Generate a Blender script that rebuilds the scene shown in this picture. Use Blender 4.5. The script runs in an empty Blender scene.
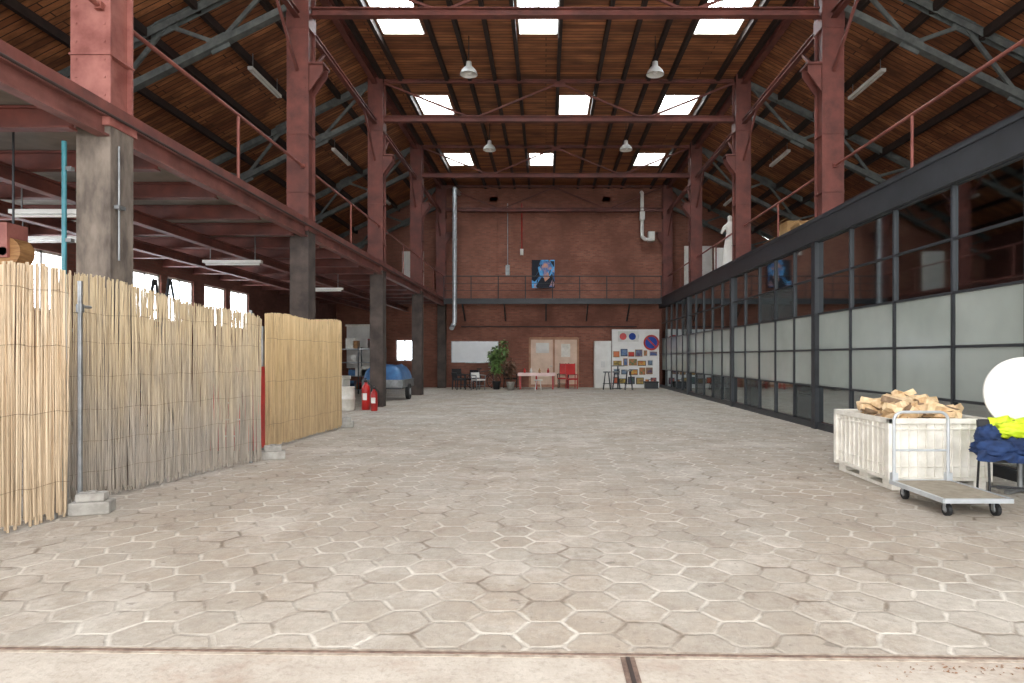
import bpy, math, random
from mathutils import Vector, Matrix, noise
R=random.Random(7)
sc=bpy.context.scene
sc.view_settings.view_transform='Standard'
sc.view_settings.look='None'

def lin(c):
    o=[]
    for v in c[:3]:
        v=max(0,min(255,v))/255
        o.append(v/12.92 if v<=.04045 else ((v+.055)/1.055)**2.4)
    return (o[0],o[1],o[2],1)

def nt(name):
    m=bpy.data.materials.new(name); m.use_nodes=True
    t=m.node_tree; b=t.nodes['Principled BSDF']
    return m,t,b
def N(t,typ,**k):
    n=t.nodes.new(typ)
    for a,v in k.items(): setattr(n,a,v)
    return n
def mixc(t,fac,a,b,mode='MIX'):
    n=N(t,'ShaderNodeMix',data_type='RGBA',blend_type=mode)
    for s,v in ((0,fac),(6,a),(7,b)):
        if isinstance(v,bpy.types.NodeSocket): t.links.new(v,n.inputs[s])
        else: n.inputs[s].default_value=v
    return n.outputs[2]
def ramp(t,src,a,b):
    n=N(t,'ShaderNodeMapRange'); t.links.new(src,n.inputs[0]); n.inputs[1].default_value=a; n.inputs[2].default_value=b
    return n.outputs[0]
def math2(t,op,a,b=None,c=None):
    n=N(t,'ShaderNodeMath',operation=op)
    for i,v in enumerate((a,b,c)):
        if v is None: continue
        if isinstance(v,bpy.types.NodeSocket): t.links.new(v,n.inputs[i])
        else: n.inputs[i].default_value=v
    return n.outputs[0]
def vmath(t,op,a,b=None):
    n=N(t,'ShaderNodeVectorMath',operation=op)
    for i,v in enumerate((a,b)):
        if v is None: continue
        if isinstance(v,bpy.types.NodeSocket): t.links.new(v,n.inputs[i])
        else: n.inputs[i].default_value=v
    return n
def pos(t,scale=(1,1,1)):
    g=N(t,'ShaderNodeNewGeometry')
    return vmath(t,'MULTIPLY',g.outputs['Position'],scale).outputs[0]
def noi(t,vec,scale,detail=4,rough=.6):
    n=N(t,'ShaderNodeTexNoise'); t.links.new(vec,n.inputs['Vector'])
    n.inputs['Scale'].default_value=scale; n.inputs['Detail'].default_value=detail; n.inputs['Roughness'].default_value=rough
    return n.outputs['Fac']
def bump(t,b,h,strength=.3,dist=.02):
    n=N(t,'ShaderNodeBump'); n.inputs['Strength'].default_value=strength; n.inputs['Distance'].default_value=dist
    t.links.new(h,n.inputs['Height']); t.links.new(n.outputs[0],b.inputs['Normal'])

def M(name,c1,c2=None,rough=.7,metal=0,scale=3,stretch=(1,1,1),bmp=.0,bscale=40,lo=.35,hi=.65):
    m,t,b=nt(name)
    if c2 is None: c2=tuple(v*.82 for v in c1)
    f=ramp(t,noi(t,pos(t,stretch),scale),lo,hi)
    t.links.new(mixc(t,f,lin(c1),lin(c2)),b.inputs['Base Color'])
    b.inputs['Roughness'].default_value=rough; b.inputs['Metallic'].default_value=metal
    if bmp: bump(t,b,noi(t,pos(t),bscale),bmp)
    return m
def E(name,col,s):
    m,t,b=nt(name)
    b.inputs['Base Color'].default_value=lin(col); b.inputs['Emission Color'].default_value=lin(col); b.inputs['Emission Strength'].default_value=s
    return m

def brickmat(name,axes,c1,c2,mortar,scale=1,off=0):
    m,t,b=nt(name)
    g=N(t,'ShaderNodeNewGeometry'); s=N(t,'ShaderNodeSeparateXYZ'); t.links.new(g.outputs['Position'],s.inputs[0])
    c=N(t,'ShaderNodeCombineXYZ'); t.links.new(s.outputs[axes[0]],c.inputs[0]); t.links.new(s.outputs[axes[1]],c.inputs[1])
    br=N(t,'ShaderNodeTexBrick'); t.links.new(c.outputs[0],br.inputs['Vector'])
    br.inputs['Scale'].default_value=scale
    br.inputs['Brick Width'].default_value=.22; br.inputs['Row Height'].default_value=.075; br.inputs['Mortar Size'].default_value=.007
    br.inputs['Color1'].default_value=lin(c1); br.inputs['Color2'].default_value=lin(c2); br.inputs['Mortar'].default_value=lin(mortar)
    f=ramp(t,noi(t,pos(t),.7,6),.35,.7)
    col=mixc(t,f,br.outputs['Color'],lin([v*.7 for v in c1]))
    t.links.new(col,b.inputs['Base Color']); b.inputs['Roughness'].default_value=.9
    bump(t,b,br.outputs['Fac'],-.3,.01)
    return m
def plankmat(name,axes,c1,c2,gap,w=3.1,h=.13):
    m,t,b=nt(name)
    g=N(t,'ShaderNodeNewGeometry'); s=N(t,'ShaderNodeSeparateXYZ'); t.links.new(g.outputs['Position'],s.inputs[0])
    c=N(t,'ShaderNodeCombineXYZ'); t.links.new(s.outputs[axes[0]],c.inputs[0]); t.links.new(s.outputs[axes[1]],c.inputs[1])
    br=N(t,'ShaderNodeTexBrick'); t.links.new(c.outputs[0],br.inputs['Vector'])
    br.inputs['Scale'].default_value=1
    br.inputs['Brick Width'].default_value=w; br.inputs['Row Height'].default_value=h; br.inputs['Mortar Size'].default_value=.013
    br.inputs['Color1'].default_value=lin(c1); br.inputs['Color2'].default_value=lin(c2); br.inputs['Mortar'].default_value=lin(gap)
    f=ramp(t,noi(t,pos(t,(.6,2.5,2)),1.3,6),.42,.7)
    c1_=mixc(t,f,br.outputs['Color'],lin([v*.68 for v in c2]))
    gr=ramp(t,noi(t,pos(t,(1,14,6)),2.0,5,.7),.4,.65)
    c1_=mixc(t,math2(t,'MULTIPLY',gr,.35),c1_,lin([v*.55 for v in c2]))
    t.links.new(c1_,b.inputs['Base Color'])
    b.inputs['Roughness'].default_value=.65
    return m

def hexmat():
    m,t,b=nt('hex_pavers')
    S=.315; s3=math.sqrt(3)
    g=N(t,'ShaderNodeNewGeometry'); sp=N(t,'ShaderNodeSeparateXYZ')
    wn=N(t,'ShaderNodeTexNoise'); t.links.new(g.outputs['Position'],wn.inputs['Vector']); wn.inputs['Scale'].default_value=2.2
    wob=vmath(t,'MULTIPLY',vmath(t,'SUBTRACT',wn.outputs['Color'],(.5,.5,.5)).outputs[0],(.05,.05,0)).outputs[0]
    p0=vmath(t,'ADD',g.outputs['Position'],wob).outputs[0]
    p=vmath(t,'MULTIPLY',p0,(1/S,1/S,0)).outputs[0]
    t.links.new(p,sp.inputs[0])
    c=N(t,'ShaderNodeCombineXYZ')
    t.links.new(math2(t,'ADD',sp.outputs[1],200.0),c.inputs[0]); t.links.new(math2(t,'ADD',sp.outputs[0],100*s3),c.inputs[1])
    s=(1,s3,1); h=(.5,s3/2,0)
    P=c.outputs[0]
    a=vmath(t,'SUBTRACT',vmath(t,'MODULO',P,s).outputs[0],h).outputs[0]
    bb=vmath(t,'SUBTRACT',vmath(t,'MODULO',vmath(t,'SUBTRACT',P,h).outputs[0],s).outputs[0],h).outputs[0]
    da=vmath(t,'DOT_PRODUCT',a,a).outputs['Value']; db=vmath(t,'DOT_PRODUCT',bb,bb).outputs['Value']
    sel=math2(t,'LESS_THAN',da,db)
    mx=N(t,'ShaderNodeMix',data_type='VECTOR'); t.links.new(sel,mx.inputs[0]); t.links.new(bb,mx.inputs[4]); t.links.new(a,mx.inputs[5])
    gv=mx.outputs[1]
    idv=vmath(t,'SUBTRACT',P,gv).outputs[0]
    idr=vmath(t,'SNAP',vmath(t,'ADD',idv,(.1,.1,0)).outputs[0],(.5,.4,1)).outputs[0]
    ab=vmath(t,'ABSOLUTE',gv).outputs[0]
    d1=vmath(t,'DOT_PRODUCT',ab,(.5,s3/2,0)).outputs['Value']
    sx=N(t,'ShaderNodeSeparateXYZ'); t.links.new(ab,sx.inputs[0])
    d=math2(t,'MAXIMUM',d1,sx.outputs[0])
    jn=noi(t,pos(t),13,6,.7)
    dj=math2(t,'ADD',d,math2(t,'MULTIPLY',math2(t,'SUBTRACT',jn,.5),.13))
    joint=ramp(t,dj,.435,.485)
    w=N(t,'ShaderNodeTexWhiteNoise'); t.links.new(idr,w.inputs['Vector'])
    tile=mixc(t,w.outputs['Value'],lin((172,164,151)),lin((192,184,171)))
    big=ramp(t,noi(t,pos(t),.45,8,.72),.40,.62)
    tile=mixc(t,math2(t,'MULTIPLY',big,.65),tile,lin((168,148,126)))
    fine=ramp(t,noi(t,pos(t),14,8,.8),.38,.62)
    tile=mixc(t,math2(t,'MULTIPLY',fine,.55),tile,lin((144,134,122)))
    stain=ramp(t,noi(t,pos(t,(1,.6,1)),2.0,8,.8),.54,.66)
    tile=mixc(t,math2(t,'MULTIPLY',stain,.6),tile,lin((130,115,100)))
    dust=ramp(t,noi(t,vmath(t,'ADD',pos(t),(7,3,5)).outputs[0],1.1,8,.78),.52,.68)
    tile=mixc(t,math2(t,'MULTIPLY',dust,.55),tile,lin((216,209,198)))
    spots=ramp(t,noi(t,vmath(t,'ADD',pos(t),(1,9,5)).outputs[0],7,3,.6),.66,.71)
    tile=mixc(t,math2(t,'MULTIPLY',spots,.5),tile,lin((100,90,80)))
    grit=ramp(t,noi(t,pos(t),60,3,.6),.66,.72)
    tile=mixc(t,math2(t,'MULTIPLY',grit,.45),tile,lin((84,76,68)))
    jc=mixc(t,ramp(t,noi(t,pos(t),1.6,6),.44,.60),lin((212,205,192)),lin((126,112,96)))
    jf=math2(t,'MULTIPLY',joint,math2(t,'ADD',.35,math2(t,'MULTIPLY',ramp(t,noi(t,pos(t),4,5),.35,.6),.6)))
    col=mixc(t,jf,tile,jc)
    t.links.new(col,b.inputs['Base Color']); b.inputs['Roughness'].default_value=.75
    hh=math2(t,'ADD',math2(t,'ADD',math2(t,'MULTIPLY',joint,-1.0),math2(t,'MULTIPLY',fine,.4)),math2(t,'MULTIPLY',w.outputs['Value'],.5))
    bump(t,b,hh,.7,.012)
    return m

class B:
    def __init__(s,name): s.n=name; s.v=[]; s.f=[]; s.m=[]; s.sm=[]; s.mats=[]
    def mi(s,mat):
        if mat not in s.mats: s.mats.append(mat)
        return s.mats.index(mat)
    def add(s,vs,fs,mat,smooth=False):
        o=len(s.v); s.v+= [tuple(v) for v in vs]; k=s.mi(mat)
        for f in fs: s.f.append([i+o for i in f]); s.m.append(k); s.sm.append(smooth)
    def hexa(s,c,ax,ay,az,mat):
        c=Vector(c); vs=[]
        for x in (-1,1):
            for y in (-1,1):
                for z in (-1,1): vs.append(c+ax*x+ay*y+az*z)
        s.add(vs,[(0,1,3,2),(4,6,7,5),(0,4,5,1),(2,3,7,6),(0,2,6,4),(1,5,7,3)],mat)
    def box(s,c,d,mat,rot=None):
        ax,ay,az=Vector((d[0]/2,0,0)),Vector((0,d[1]/2,0)),Vector((0,0,d[2]/2))
        if rot:
            from mathutils import Euler
            q=Euler(rot).to_matrix(); ax,ay,az=q@ax,q@ay,q@az
        s.hexa(c,ax,ay,az,mat)
    def bb(s,x0,x1,y0,y1,z0,z1,mat): s.box(((x0+x1)/2,(y0+y1)/2,(z0+z1)/2),(x1-x0,y1-y0,z1-z0),mat)
    def fr(s,p0,p1):
        d=(Vector(p1)-Vector(p0)); L=d.length; d.normalize()
        up=Vector((0,0,1)) if abs(d.z)<.95 else Vector((0,1,0))
        sd=d.cross(up).normalized(); u=sd.cross(d).normalized()
        return d,sd,u,L
    def beam(s,p0,p1,w,h,mat,os=0,ou=0):
        d,sd,u,L=s.fr(p0,p1); c=(Vector(p0)+Vector(p1))/2+sd*os+u*ou
        s.hexa(c,d*L/2,sd*w/2,u*h/2,mat)
    def ibeam(s,p0,p1,w,h,mat,t=.025):
        s.beam(p0,p1,t,h-2*t,mat); s.beam(p0,p1,w,t,mat,0,h/2-t/2); s.beam(p0,p1,w,t,mat,0,-h/2+t/2)
    def cyl(s,p0,p1,r,mat,n=12,r2=None,caps=True):
        r2=r if r2 is None else r2
        d,sd,u,L=s.fr(p0,p1); p0=Vector(p0);p1=Vector(p1); vs=[]
        for p,rr in((p0,r),(p1,r2)):
            for i in range(n):
                a=2*math.pi*i/n; vs.append(p+sd*math.cos(a)*rr+u*math.sin(a)*rr)
        s.add(vs,[(i,(i+1)%n,n+(i+1)%n,n+i) for i in range(n)],mat,True)
        if caps: s.add(vs,[tuple(range(n))[::-1],tuple(range(n,2*n))],mat)
    def tube(s,pts,r,mat,n=8):
        for a,b in zip(pts,pts[1:]): s.cyl(a,b,r,mat,n)
        for p in pts[1:-1]: s.ball(p,(r,r,r),mat,8,5)
    def ball(s,c,r,mat,n=14,k=8,fn=None):
        vs=[];fs=[];c=Vector(c)
        for j in range(k+1):
            th=math.pi*j/k
            for i in range(n):
                a=2*math.pi*i/n; q=Vector((math.sin(th)*math.cos(a),math.sin(th)*math.sin(a),math.cos(th)))
                m=fn(q) if fn else 1
                vs.append(c+Vector((q.x*r[0],q.y*r[1],q.z*r[2]))*m)
        for j in range(k):
            for i in range(n): fs.append((j*n+i,(j+1)*n+i,(j+1)*n+(i+1)%n,j*n+(i+1)%n))
        s.add(vs,fs,mat,True)
    def lathe(s,c,prof,mat,n=20):
        vs=[];fs=[];c=Vector(c)
        for r,z in prof:
            for i in range(n):
                a=2*math.pi*i/n; vs.append(c+Vector((r*math.cos(a),r*math.sin(a),z)))
        for j in range(len(prof)-1):
            for i in range(n): fs.append((j*n+i,j*n+(i+1)%n,(j+1)*n+(i+1)%n,(j+1)*n+i))
        s.add(vs,fs,mat,True)
    def sheet(s,path,w0,w1,mat,folds=3,amp=.02,nu=16,side=Vector((1,0,0)),seed=0):
        vs=[];fs=[];rows=[]
        P=[Vector(p) for p in path]
        for a,b in zip(P,P[1:]):
            for k in range(4): rows.append(a.lerp(b,k/4))
        rows.append(P[-1]); nr=len(rows)
        for j,p in enumerate(rows):
            w=w0+(w1-w0)*j/(nr-1)
            for i in range(nu+1):
                u=i/nu-.5
                q=p+side*u*w
                nn=noise.noise(Vector((u*6+seed,j*.45,seed)))
                q=q+Vector((0,-1,.6))*(amp*math.sin(u*folds*6.28+j*.25+seed)+amp*1.6*nn)
                q=q+side*amp*nn
                vs.append(q)
        for j in range(nr-1):
            for i in range(nu): a=j*(nu+1)+i; fs.append((a,a+1,a+nu+2,a+nu+1))
        s.add(vs,fs,mat,True)
    def done(s,bevel=0,solid=0):
        me=bpy.data.meshes.new(s.n); me.from_pydata(s.v,[],s.f)
        for m in s.mats: me.materials.append(m)
        me.polygons.foreach_set('material_index',s.m); me.polygons.foreach_set('use_smooth',s.sm)
        me.update()
        import bmesh
        bm=bmesh.new(); bm.from_mesh(me)
        bmesh.ops.recalc_face_normals(bm,faces=bm.faces); bm.to_mesh(me); bm.free()
        o=bpy.data.objects.new(s.n,me); sc.collection.objects.link(o)
        if bevel:
            k=o.modifiers.new('bv','BEVEL'); k.width=bevel; k.segments=2; k.limit_method='ANGLE'
        xs=[v[0] for v in s.v]; ys=[v[1] for v in s.v]; zs=[v[2] for v in s.v]
        c=Vector(((min(xs)+max(xs))/2,(min(ys)+max(ys))/2,min(zs)))
        me.transform(Matrix.Translation(-c)); o.location=c
        return o

# ---------- materials
red=M('red_steel',(120,66,56),(86,48,42),rough=.6,scale=2.5,bmp=.15,bscale=12)
pink=M('faded_red_steel',(160,102,92),(122,66,58),rough=.6,scale=3,bmp=.15,bscale=15)
beamm=M('mezzanine_beam_red',(134,84,75),(94,56,50),rough=.6,scale=2,bmp=.15,bscale=15)
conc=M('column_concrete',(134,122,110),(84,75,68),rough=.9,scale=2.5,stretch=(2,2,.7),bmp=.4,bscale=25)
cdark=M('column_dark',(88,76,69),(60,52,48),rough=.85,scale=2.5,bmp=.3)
green=M('grey_green_steel',(106,110,106),(78,82,80),rough=.5,scale=5)
dark=M('dark_steel',(46,48,52),(36,38,41),rough=.45,scale=3)
purl=M('dark_purlin',(54,40,34),(40,29,25),rough=.7,scale=4)
slabm=M('slab_underside',(146,137,127),(106,98,90),rough=.9,scale=1.2)
white=M('white_paint',(228,226,220),(210,207,200),rough=.5,scale=2)
whitep=M('white_plastic',(236,232,222),(212,207,194),rough=.45,scale=5)
grey=M('grey_metal',(150,152,152),(120,122,122),rough=.35,metal=.6,scale=5)
galv=M('galvanised',(196,200,202),(160,165,168),rough=.35,metal=.5,scale=6)
black=M('black_rubber',(30,30,32),(20,20,20),rough=.6)
redp=M('red_paint',(190,34,28),(160,26,22),rough=.3)
wood=M('wood_warm',(176,132,84),(140,98,58),rough=.7,scale=6,stretch=(1,1,6))
concb=M('concrete_block',(168,164,156),(140,136,128),rough=.9,scale=8,bmp=.3)
brickB=brickmat('brick_back',(0,2),(166,106,86),(136,84,68),(140,116,102))
brickS=brickmat('brick_side',(1,2),(130,80,68),(104,62,52),(104,84,74))
ceilm=plankmat('ceiling_planks',(0,1),(204,134,86),(146,88,56),(48,32,24),h=.16)
sky_e=E('skylight_glow',(240,248,255),28)
win_e=E('window_glow',(238,246,255),10)

# ---------- shell
YB=31.8; XL=-10.4; XR=11.2
SK=-.022
def ey(x,y): return y+SK*x
def skew(b,x0,x1,ya,yb,z0,z1,m):
    v=[(x,ey(x,y),z) for x in (x0,x1) for y in (ya,yb) for z in (z0,z1)]
    b.add(v,[(0,1,3,2),(4,6,7,5),(0,4,5,1),(2,3,7,6),(0,2,6,4),(1,5,7,3)],m)
FA,FB=XL-.3,XR+.3
b=B('floor'); b.add([(FA,ey(FA,3.26),0),(FB,ey(FB,3.26),0),(FB,YB+.2,0),(FA,YB+.2,0)],[(0,1,2,3)],hexmat()); b.done()
def apronmat():
    m,t,bs=nt('floor_concrete')
    c=mixc(t,ramp(t,noi(t,pos(t),1.4,7,.7),.35,.65),lin((188,179,166)),lin((162,150,136)))
    c=mixc(t,math2(t,'MULTIPLY',ramp(t,noi(t,pos(t),.9,6,.7),.54,.68),.5),c,lin((146,112,88)))
    c=mixc(t,math2(t,'MULTIPLY',ramp(t,noi(t,pos(t),24,6,.7),.5,.7),.45),c,lin((124,112,100)))
    t.links.new(c,bs.inputs['Base Color']); bs.inputs['Roughness'].default_value=.85; bump(t,bs,noi(t,pos(t),30),.3); return m
cm=apronmat()
b=B('floor_apron'); b.add([(-14,-7,0),(14,-7,0),(14,ey(14,3.19),0),(-14,ey(-14,3.19),0)],[(0,1,2,3)],cm); b.done()
rust=M('rusty_steel',(128,106,92),(92,74,64),rough=.7,scale=20)
b=B('trim_door_track'); skew(b,FA,FB,3.19,3.26,-.05,.003,M('dirt_joint',(178,166,150),(134,120,106),rough=.95,scale=14))
skew(b,FA,FB,3.215,3.232,-.02,.008,rust); b.bb(.37,.44,1.5,3.19,-.05,.005,rust); b.bb(.395,.415,1.5,3.18,-.05,.010,M('groove',(66,54,48)))
b.bb(2.5,2.512,1.5,3.13,-.05,.003,rust); b.done()
b=B('leaf_litter'); lf=M('dry_leaf',(140,96,60),(104,70,46),scale=20)
for k in range(90):
    x=R.gauss(2.2,.3); y=R.gauss(3.06,.035); a=R.uniform(0,6.28); L=R.uniform(.004,.012); d=Vector((math.cos(a),math.sin(a),0)); s_=Vector((-d.y,d.x,0)); p=Vector((x,y,.003))
    b.add([p-d*L,p+s_*L*.5+Vector((0,0,.003)),p+d*L,p-s_*L*.5+Vector((0,0,.002))],[(0,1,2,3)],lf)
b.done()

def wall(name,x0,x1,y0,y1,z0,z1,m):
    b=B(name); b.bb(x0,x1,y0,y1,z0,z1,m); return b.done()
b=B('wall_back')
pts=[(XL,0),(XR,0),(XR,7.25),(6.0,10.1),(-5.2,10.1),(XL,7.4)]
vs=[(x,YB,z) for x,z in pts]+[(x,YB+.3,z) for x,z in pts]; n=6
b.add(vs,[tuple(range(n)),tuple(range(n,2*n))]+[(i,(i+1)%n,n+(i+1)%n,n+i) for i in range(n)],brickB)
for x in (-2.6,3.0): b.bb(x-.2,x+.2,YB-.06,YB,4.3,10.0,brickB)
b.bb(-4.8,5.6,YB-.06,YB,9.2,9.45,brickB)
b.done()
b=B('wall_left')
groups=[(2.2,3.5),(3.8,5.1),(5.6,6.9),(7.2,8.5),(9.0,10.3),(10.6,11.9),(12.6,13.9),(14.2,15.5),(16.0,17.3),(17.6,18.9),(19.5,20.8),(21.1,22.4)]
z0,z1=2.45,3.72
b.bb(XL-.25,XL,0,YB,0,z0,brickS); b.bb(XL-.25,XL,0,YB,z1,7.45,brickS)
last=0
for a,c in groups: b.bb(XL-.25,XL,last,a,z0,z1,brickS); last=c
b.bb(XL-.25,XL,last,YB,z0,z1,brickS); b.done()
for i,(a,c) in enumerate(groups):
    w=B('window_%d'%(i+1)); w.bb(XL-.16,XL-.14,a,c,z0,z1,win_e)
    for yy in (a+.03,(a+c)/2,c-.03): w.bb(XL-.13,XL-.05,yy-.03,yy+.03,z0,z1,white)
    for zz in (z0+.03,z1-.03): w.bb(XL-.13,XL-.05,a,c,zz-.03,zz+.03,white)
    w.done()
wall('wall_right',XR,XR+.25,0,YB,0,7.4,brickS)
rows=[(8.9,10.5,-.2),(14.95,16.9,-.2),(20.9,22.5,.95),(26.85,28.5,-.2)]
HC=10.05; XA,XB=-5.2,6.0
b=B('ceiling')
def q(x0,x1,y0,y1): b.add([(x0,y0,HC),(x1,y0,HC),(x1,y1,HC),(x0,y1,HC)],[(0,1,2,3)],ceilm)
ly=0.0; sky=[]
for y0,y1,mx in rows:
    q(XA,XB,ly,y0); ly=y1; lx=XA
    for cx,w in ((-3.75,1.05),(mx,.98),(4.45,1.1)):
        q(lx,cx-w/2,y0,y1); lx=cx+w/2; sky.append((cx-w/2,cx+w/2,y0,y1))
    q(lx,XB,y0,y1)
q(XA,XB,ly,YB)
b.add([(XL-.3,0,7.25),(XA,0,HC),(XA,YB,HC),(XL-.3,YB,7.25)],[(0,1,2,3)],ceilm)
b.add([(XR+.3,0,7.2),(XB,0,HC),(XB,YB,HC),(XR+.3,YB,7.2)],[(0,1,2,3)],ceilm)
b.done()
for i,(x0,x1,y0,y1) in enumerate(sky):
    w=B('window_%d'%(i+20)); h=HC+.45
    for a in ((x0-.03,x0,y0,y1),(x1,x1+.03,y0,y1),(x0,x1,y0-.03,y0),(x0,x1,y1,y1+.03)): w.bb(*a,HC-.02,h,white)
    w.bb(x0,x1,y0,y1,h,h+.02,sky_e)
    w.bb(x0,x1,(y0+y1)/2-.04,(y0+y1)/2+.04,h-.1,h,grey); w.bb((x0+x1)/2-.02,(x0+x1)/2+.02,y0,y1,h-.05,h,grey)
    w.done()
b=B('roof_purlins')
for x in (-4.95,-4.4,-3.0,-2.3,-1.55,-.82,.37,1.58,2.35,3.1,3.75,5.2,5.8): b.bb(x-.05,x+.05,0,YB,HC-.2,HC-.01,purl)
for k in range(1,5):
    x=XA-k*1.05; z=HC-(k*1.05)*.526; b.bb(x-.05,x+.05,0,YB,z-.22,z-.04,purl)
    x=XB+k*1.05; b.bb(x-.05,x+.05,0,YB,z-.24,z-.05,purl)
b.done()

# ---------- columns
YC=[1.4,7.4,13.4,19.4,25.4,31.3]
CL,CR=-5.125,5.925
for i,y in enumerate(YC):
    for side,x in ((-1,CL),(1,CR)):
        b=B('steel_column'); m=pink if i==1 and side<0 else red
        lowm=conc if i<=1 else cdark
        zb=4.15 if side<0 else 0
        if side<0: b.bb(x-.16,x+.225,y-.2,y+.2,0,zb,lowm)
        w=.225
        b.bb(x-w,x+w,y-.2,y-.17,zb,10,m); b.bb(x-w,x+w,y+.17,y+.2,zb,10,m)
        b.bb(x-.17,x+.17,y-.17,y+.17,zb,10,m)
        for z in (4.9,6.1,8.3): b.bb(x-w-.01,x+w+.01,y-.215,y+.215,z,z+.3 if z>8 else z+.02,m)
        for k in range(28):
            z=4.45+k*.2
            for dx in (-.16,.16): b.box((x+dx,y-.203,z),(.022,.012,.022),m)
        if side<0: b.bb(x-w-.04,x+w+.02,y-.24,y+.24,4.1,4.2,m)
        s=-side; xi=x+s*.225
        for yy in (y-.16,y+.13):
            b.add([(xi,yy,7.0),(xi,yy,7.55),(xi+s*.28,yy,7.55),(xi+s*.28,yy,7.4),(xi,yy+.03,7.0),(xi,yy+.03,7.55),(xi+s*.28,yy+.03,7.55),(xi+s*.28,yy+.03,7.4)],
              [(0,1,2,3),(4,5,6,7),(0,1,5,4),(1,2,6,5),(2,3,7,6),(3,0,4,7)],m)
        b.box((xi+s*.15,y,7.57),(.32,.42,.04),m)
        b.done()
for i,y in enumerate(YC):
    b=B('roof_truss'); xl,xr=CL+.225,CR-.225; mid=(xl+xr)/2
    b.ibeam((xl,y,8.7),(xr,y,8.7),.18,.17,red); b.ibeam((xl,y,9.85),(xr,y,9.85),.1,.1,red)
    P=[(xl,9.8),(xl+2.7,8.72),(mid,9.8),(xr-2.7,8.72),(xr,9.8)]
    for a,c in zip(P,P[1:]): b.beam((a[0],y,a[1]),(c[0],y,c[1]),.05,.055,red)
    for p in P[1:4]: b.box((p[0],y,p[1]),(.34,.03,.22),red)
    b.done()
    for s,xc,xo in ((-1,CL-.26,XL+.1),(1,CR+.26,XR-.1)):
        b=B('aisle_truss')
        L=abs(xo-xc)
        def T(u): return (xc+s*u*L,9.72-u*L*.5)
        def Bt(u): return (xc+s*u*L,8.8-u*L*.50)
        for dy in (-.07,.07):
            b.beam((T(0)[0],y+dy,T(0)[1]),(T(1)[0],y+dy,T(1)[1]),.02,.16,green)
            b.beam((Bt(0)[0],y+dy,Bt(0)[1]),(Bt(1)[0],y+dy,Bt(1)[1]),.02,.14,green)
        b.beam((T(0)[0],y,T(0)[1]+.08),(T(1)[0],y,T(1)[1]+.08),.2,.02,green)
        b.beam((Bt(0)[0],y,Bt(0)[1]-.07),(Bt(1)[0],y,Bt(1)[1]-.07),.18,.02,green)
        us=[0,.3,.52,.76,1]
        for k in range(4):
            p=T(us[k]) if k%2==0 else Bt(us[k]); r_=Bt(us[k+1]) if k%2==0 else T(us[k+1])
            b.beam((p[0],y,p[1]),(r_[0],y,r_[1]),.06,.08,green)
            if k<3: b.box((r_[0],y,r_[1]),(.42,.03,.32),green,(0,s*.46,0))
        b.done()
for y0,y1 in zip(YC,YC[1:]):
    for x in (CL,CR):
        b=B('eaves_girder'); ya,yb=y0+.22,y1-.22
        b.ibeam((x,ya,9.8),(x,yb,9.8),.16,.24,red); b.ibeam((x,ya,8.55),(x,yb,8.55),.12,.14,red)
        b.beam((x,ya,7.4),(x,y0+1.4,8.5),.05,.06,red); b.beam((x,yb,7.4),(x,y1-1.4,8.5),.05,.06,red)
        b.done()

# ---------- left mezzanine
b=B('mezzanine_floor_left')
b.bb(XL,-4.98,0,YB,4.2,4.32,slabm)
for y in [.9+1.5*k for k in range(20)]: b.ibeam((XL,y,4.07),(-5.1,y,4.07),.14,.24,red)
for x in (-6.9,-8.6): b.ibeam((x,0,3.85),(x,YB,3.85),.16,.2,red)
b.ibeam((-4.98,0,4.10),(-4.98,YB,4.10),.14,.24,beamm,.025); b.bb(-4.95,-4.89,0,YB,4.23,4.35,red)
b.cyl((-4.86,0,4.2),(-4.86,YB,4.2),.016,M('cable_brown',(60,46,42)))
b.done()
def railing(name,x,y0,y1,z,mat):
    b=B(name)
    b.cyl((x,y0,z+1.1),(x,y1,z+1.1),.028,mat)
    y=(y0+y1)/2; b.cyl((x,y,z),(x,y,z+1.1),.025,mat)
    b.box((x,y,z+.02),(.1,.1,.03),mat)
    for y in (y0+.04,y1-.04): b.box((x,y,z+1.1),(.08,.06,.08),mat)
    b.done()
railm=M('railing_red_paint',(146,84,72),(112,60,52),rough=.55)
for y0,y1 in zip(YC,YC[1:]):
    railing('railing',-5.0,y0+.2,y1-.2,4.33,railm); railing('railing',5.95,y0+.2,y1-.2,4.34,railm)
b=B('mezzanine_floor_right'); b.bb(5.78,XR,0,YB,4.15,4.33,slabm)
for y in [.9+1.5*k for k in range(20)]: b.ibeam((5.8,y,4.02),(XR,y,4.02),.14,.24,dark)
b.done()

# ---------- glass facade
def glassmat():
    m=bpy.data.materials.new('dark_glass'); m.use_nodes=True; t=m.node_tree; t.nodes.clear()
    o=N(t,'ShaderNodeOutputMaterial'); tr=N(t,'ShaderNodeBsdfTransparent'); tr.inputs[0].default_value=(.5,.52,.52,1)
    gl=N(t,'ShaderNodeBsdfGlossy'); gl.inputs['Roughness'].default_value=.04; gl.inputs[0].default_value=(.46,.5,.51,1)
    df=N(t,'ShaderNodeBsdfDiffuse'); df.inputs[0].default_value=lin((92,97,97))
    f=N(t,'ShaderNodeFresnel'); f.inputs[0].default_value=1.5
    a=N(t,'ShaderNodeMixShader'); a.inputs[0].default_value=.6; t.links.new(tr.outputs[0],a.inputs[1]); t.links.new(df.outputs[0],a.inputs[2])
    c=N(t,'ShaderNodeMixShader'); t.links.new(f.outputs[0],c.inputs[0]); t.links.new(a.outputs[0],c.inputs[1]); t.links.new(gl.outputs[0],c.inputs[2])
    t.links.new(c.outputs[0],o.inputs[0]); return m
gdark=glassmat()
gmilk=M('frosted_glass',(162,168,161),(146,153,146),rough=.18,scale=.6)
b=B('glass_partition')
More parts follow.
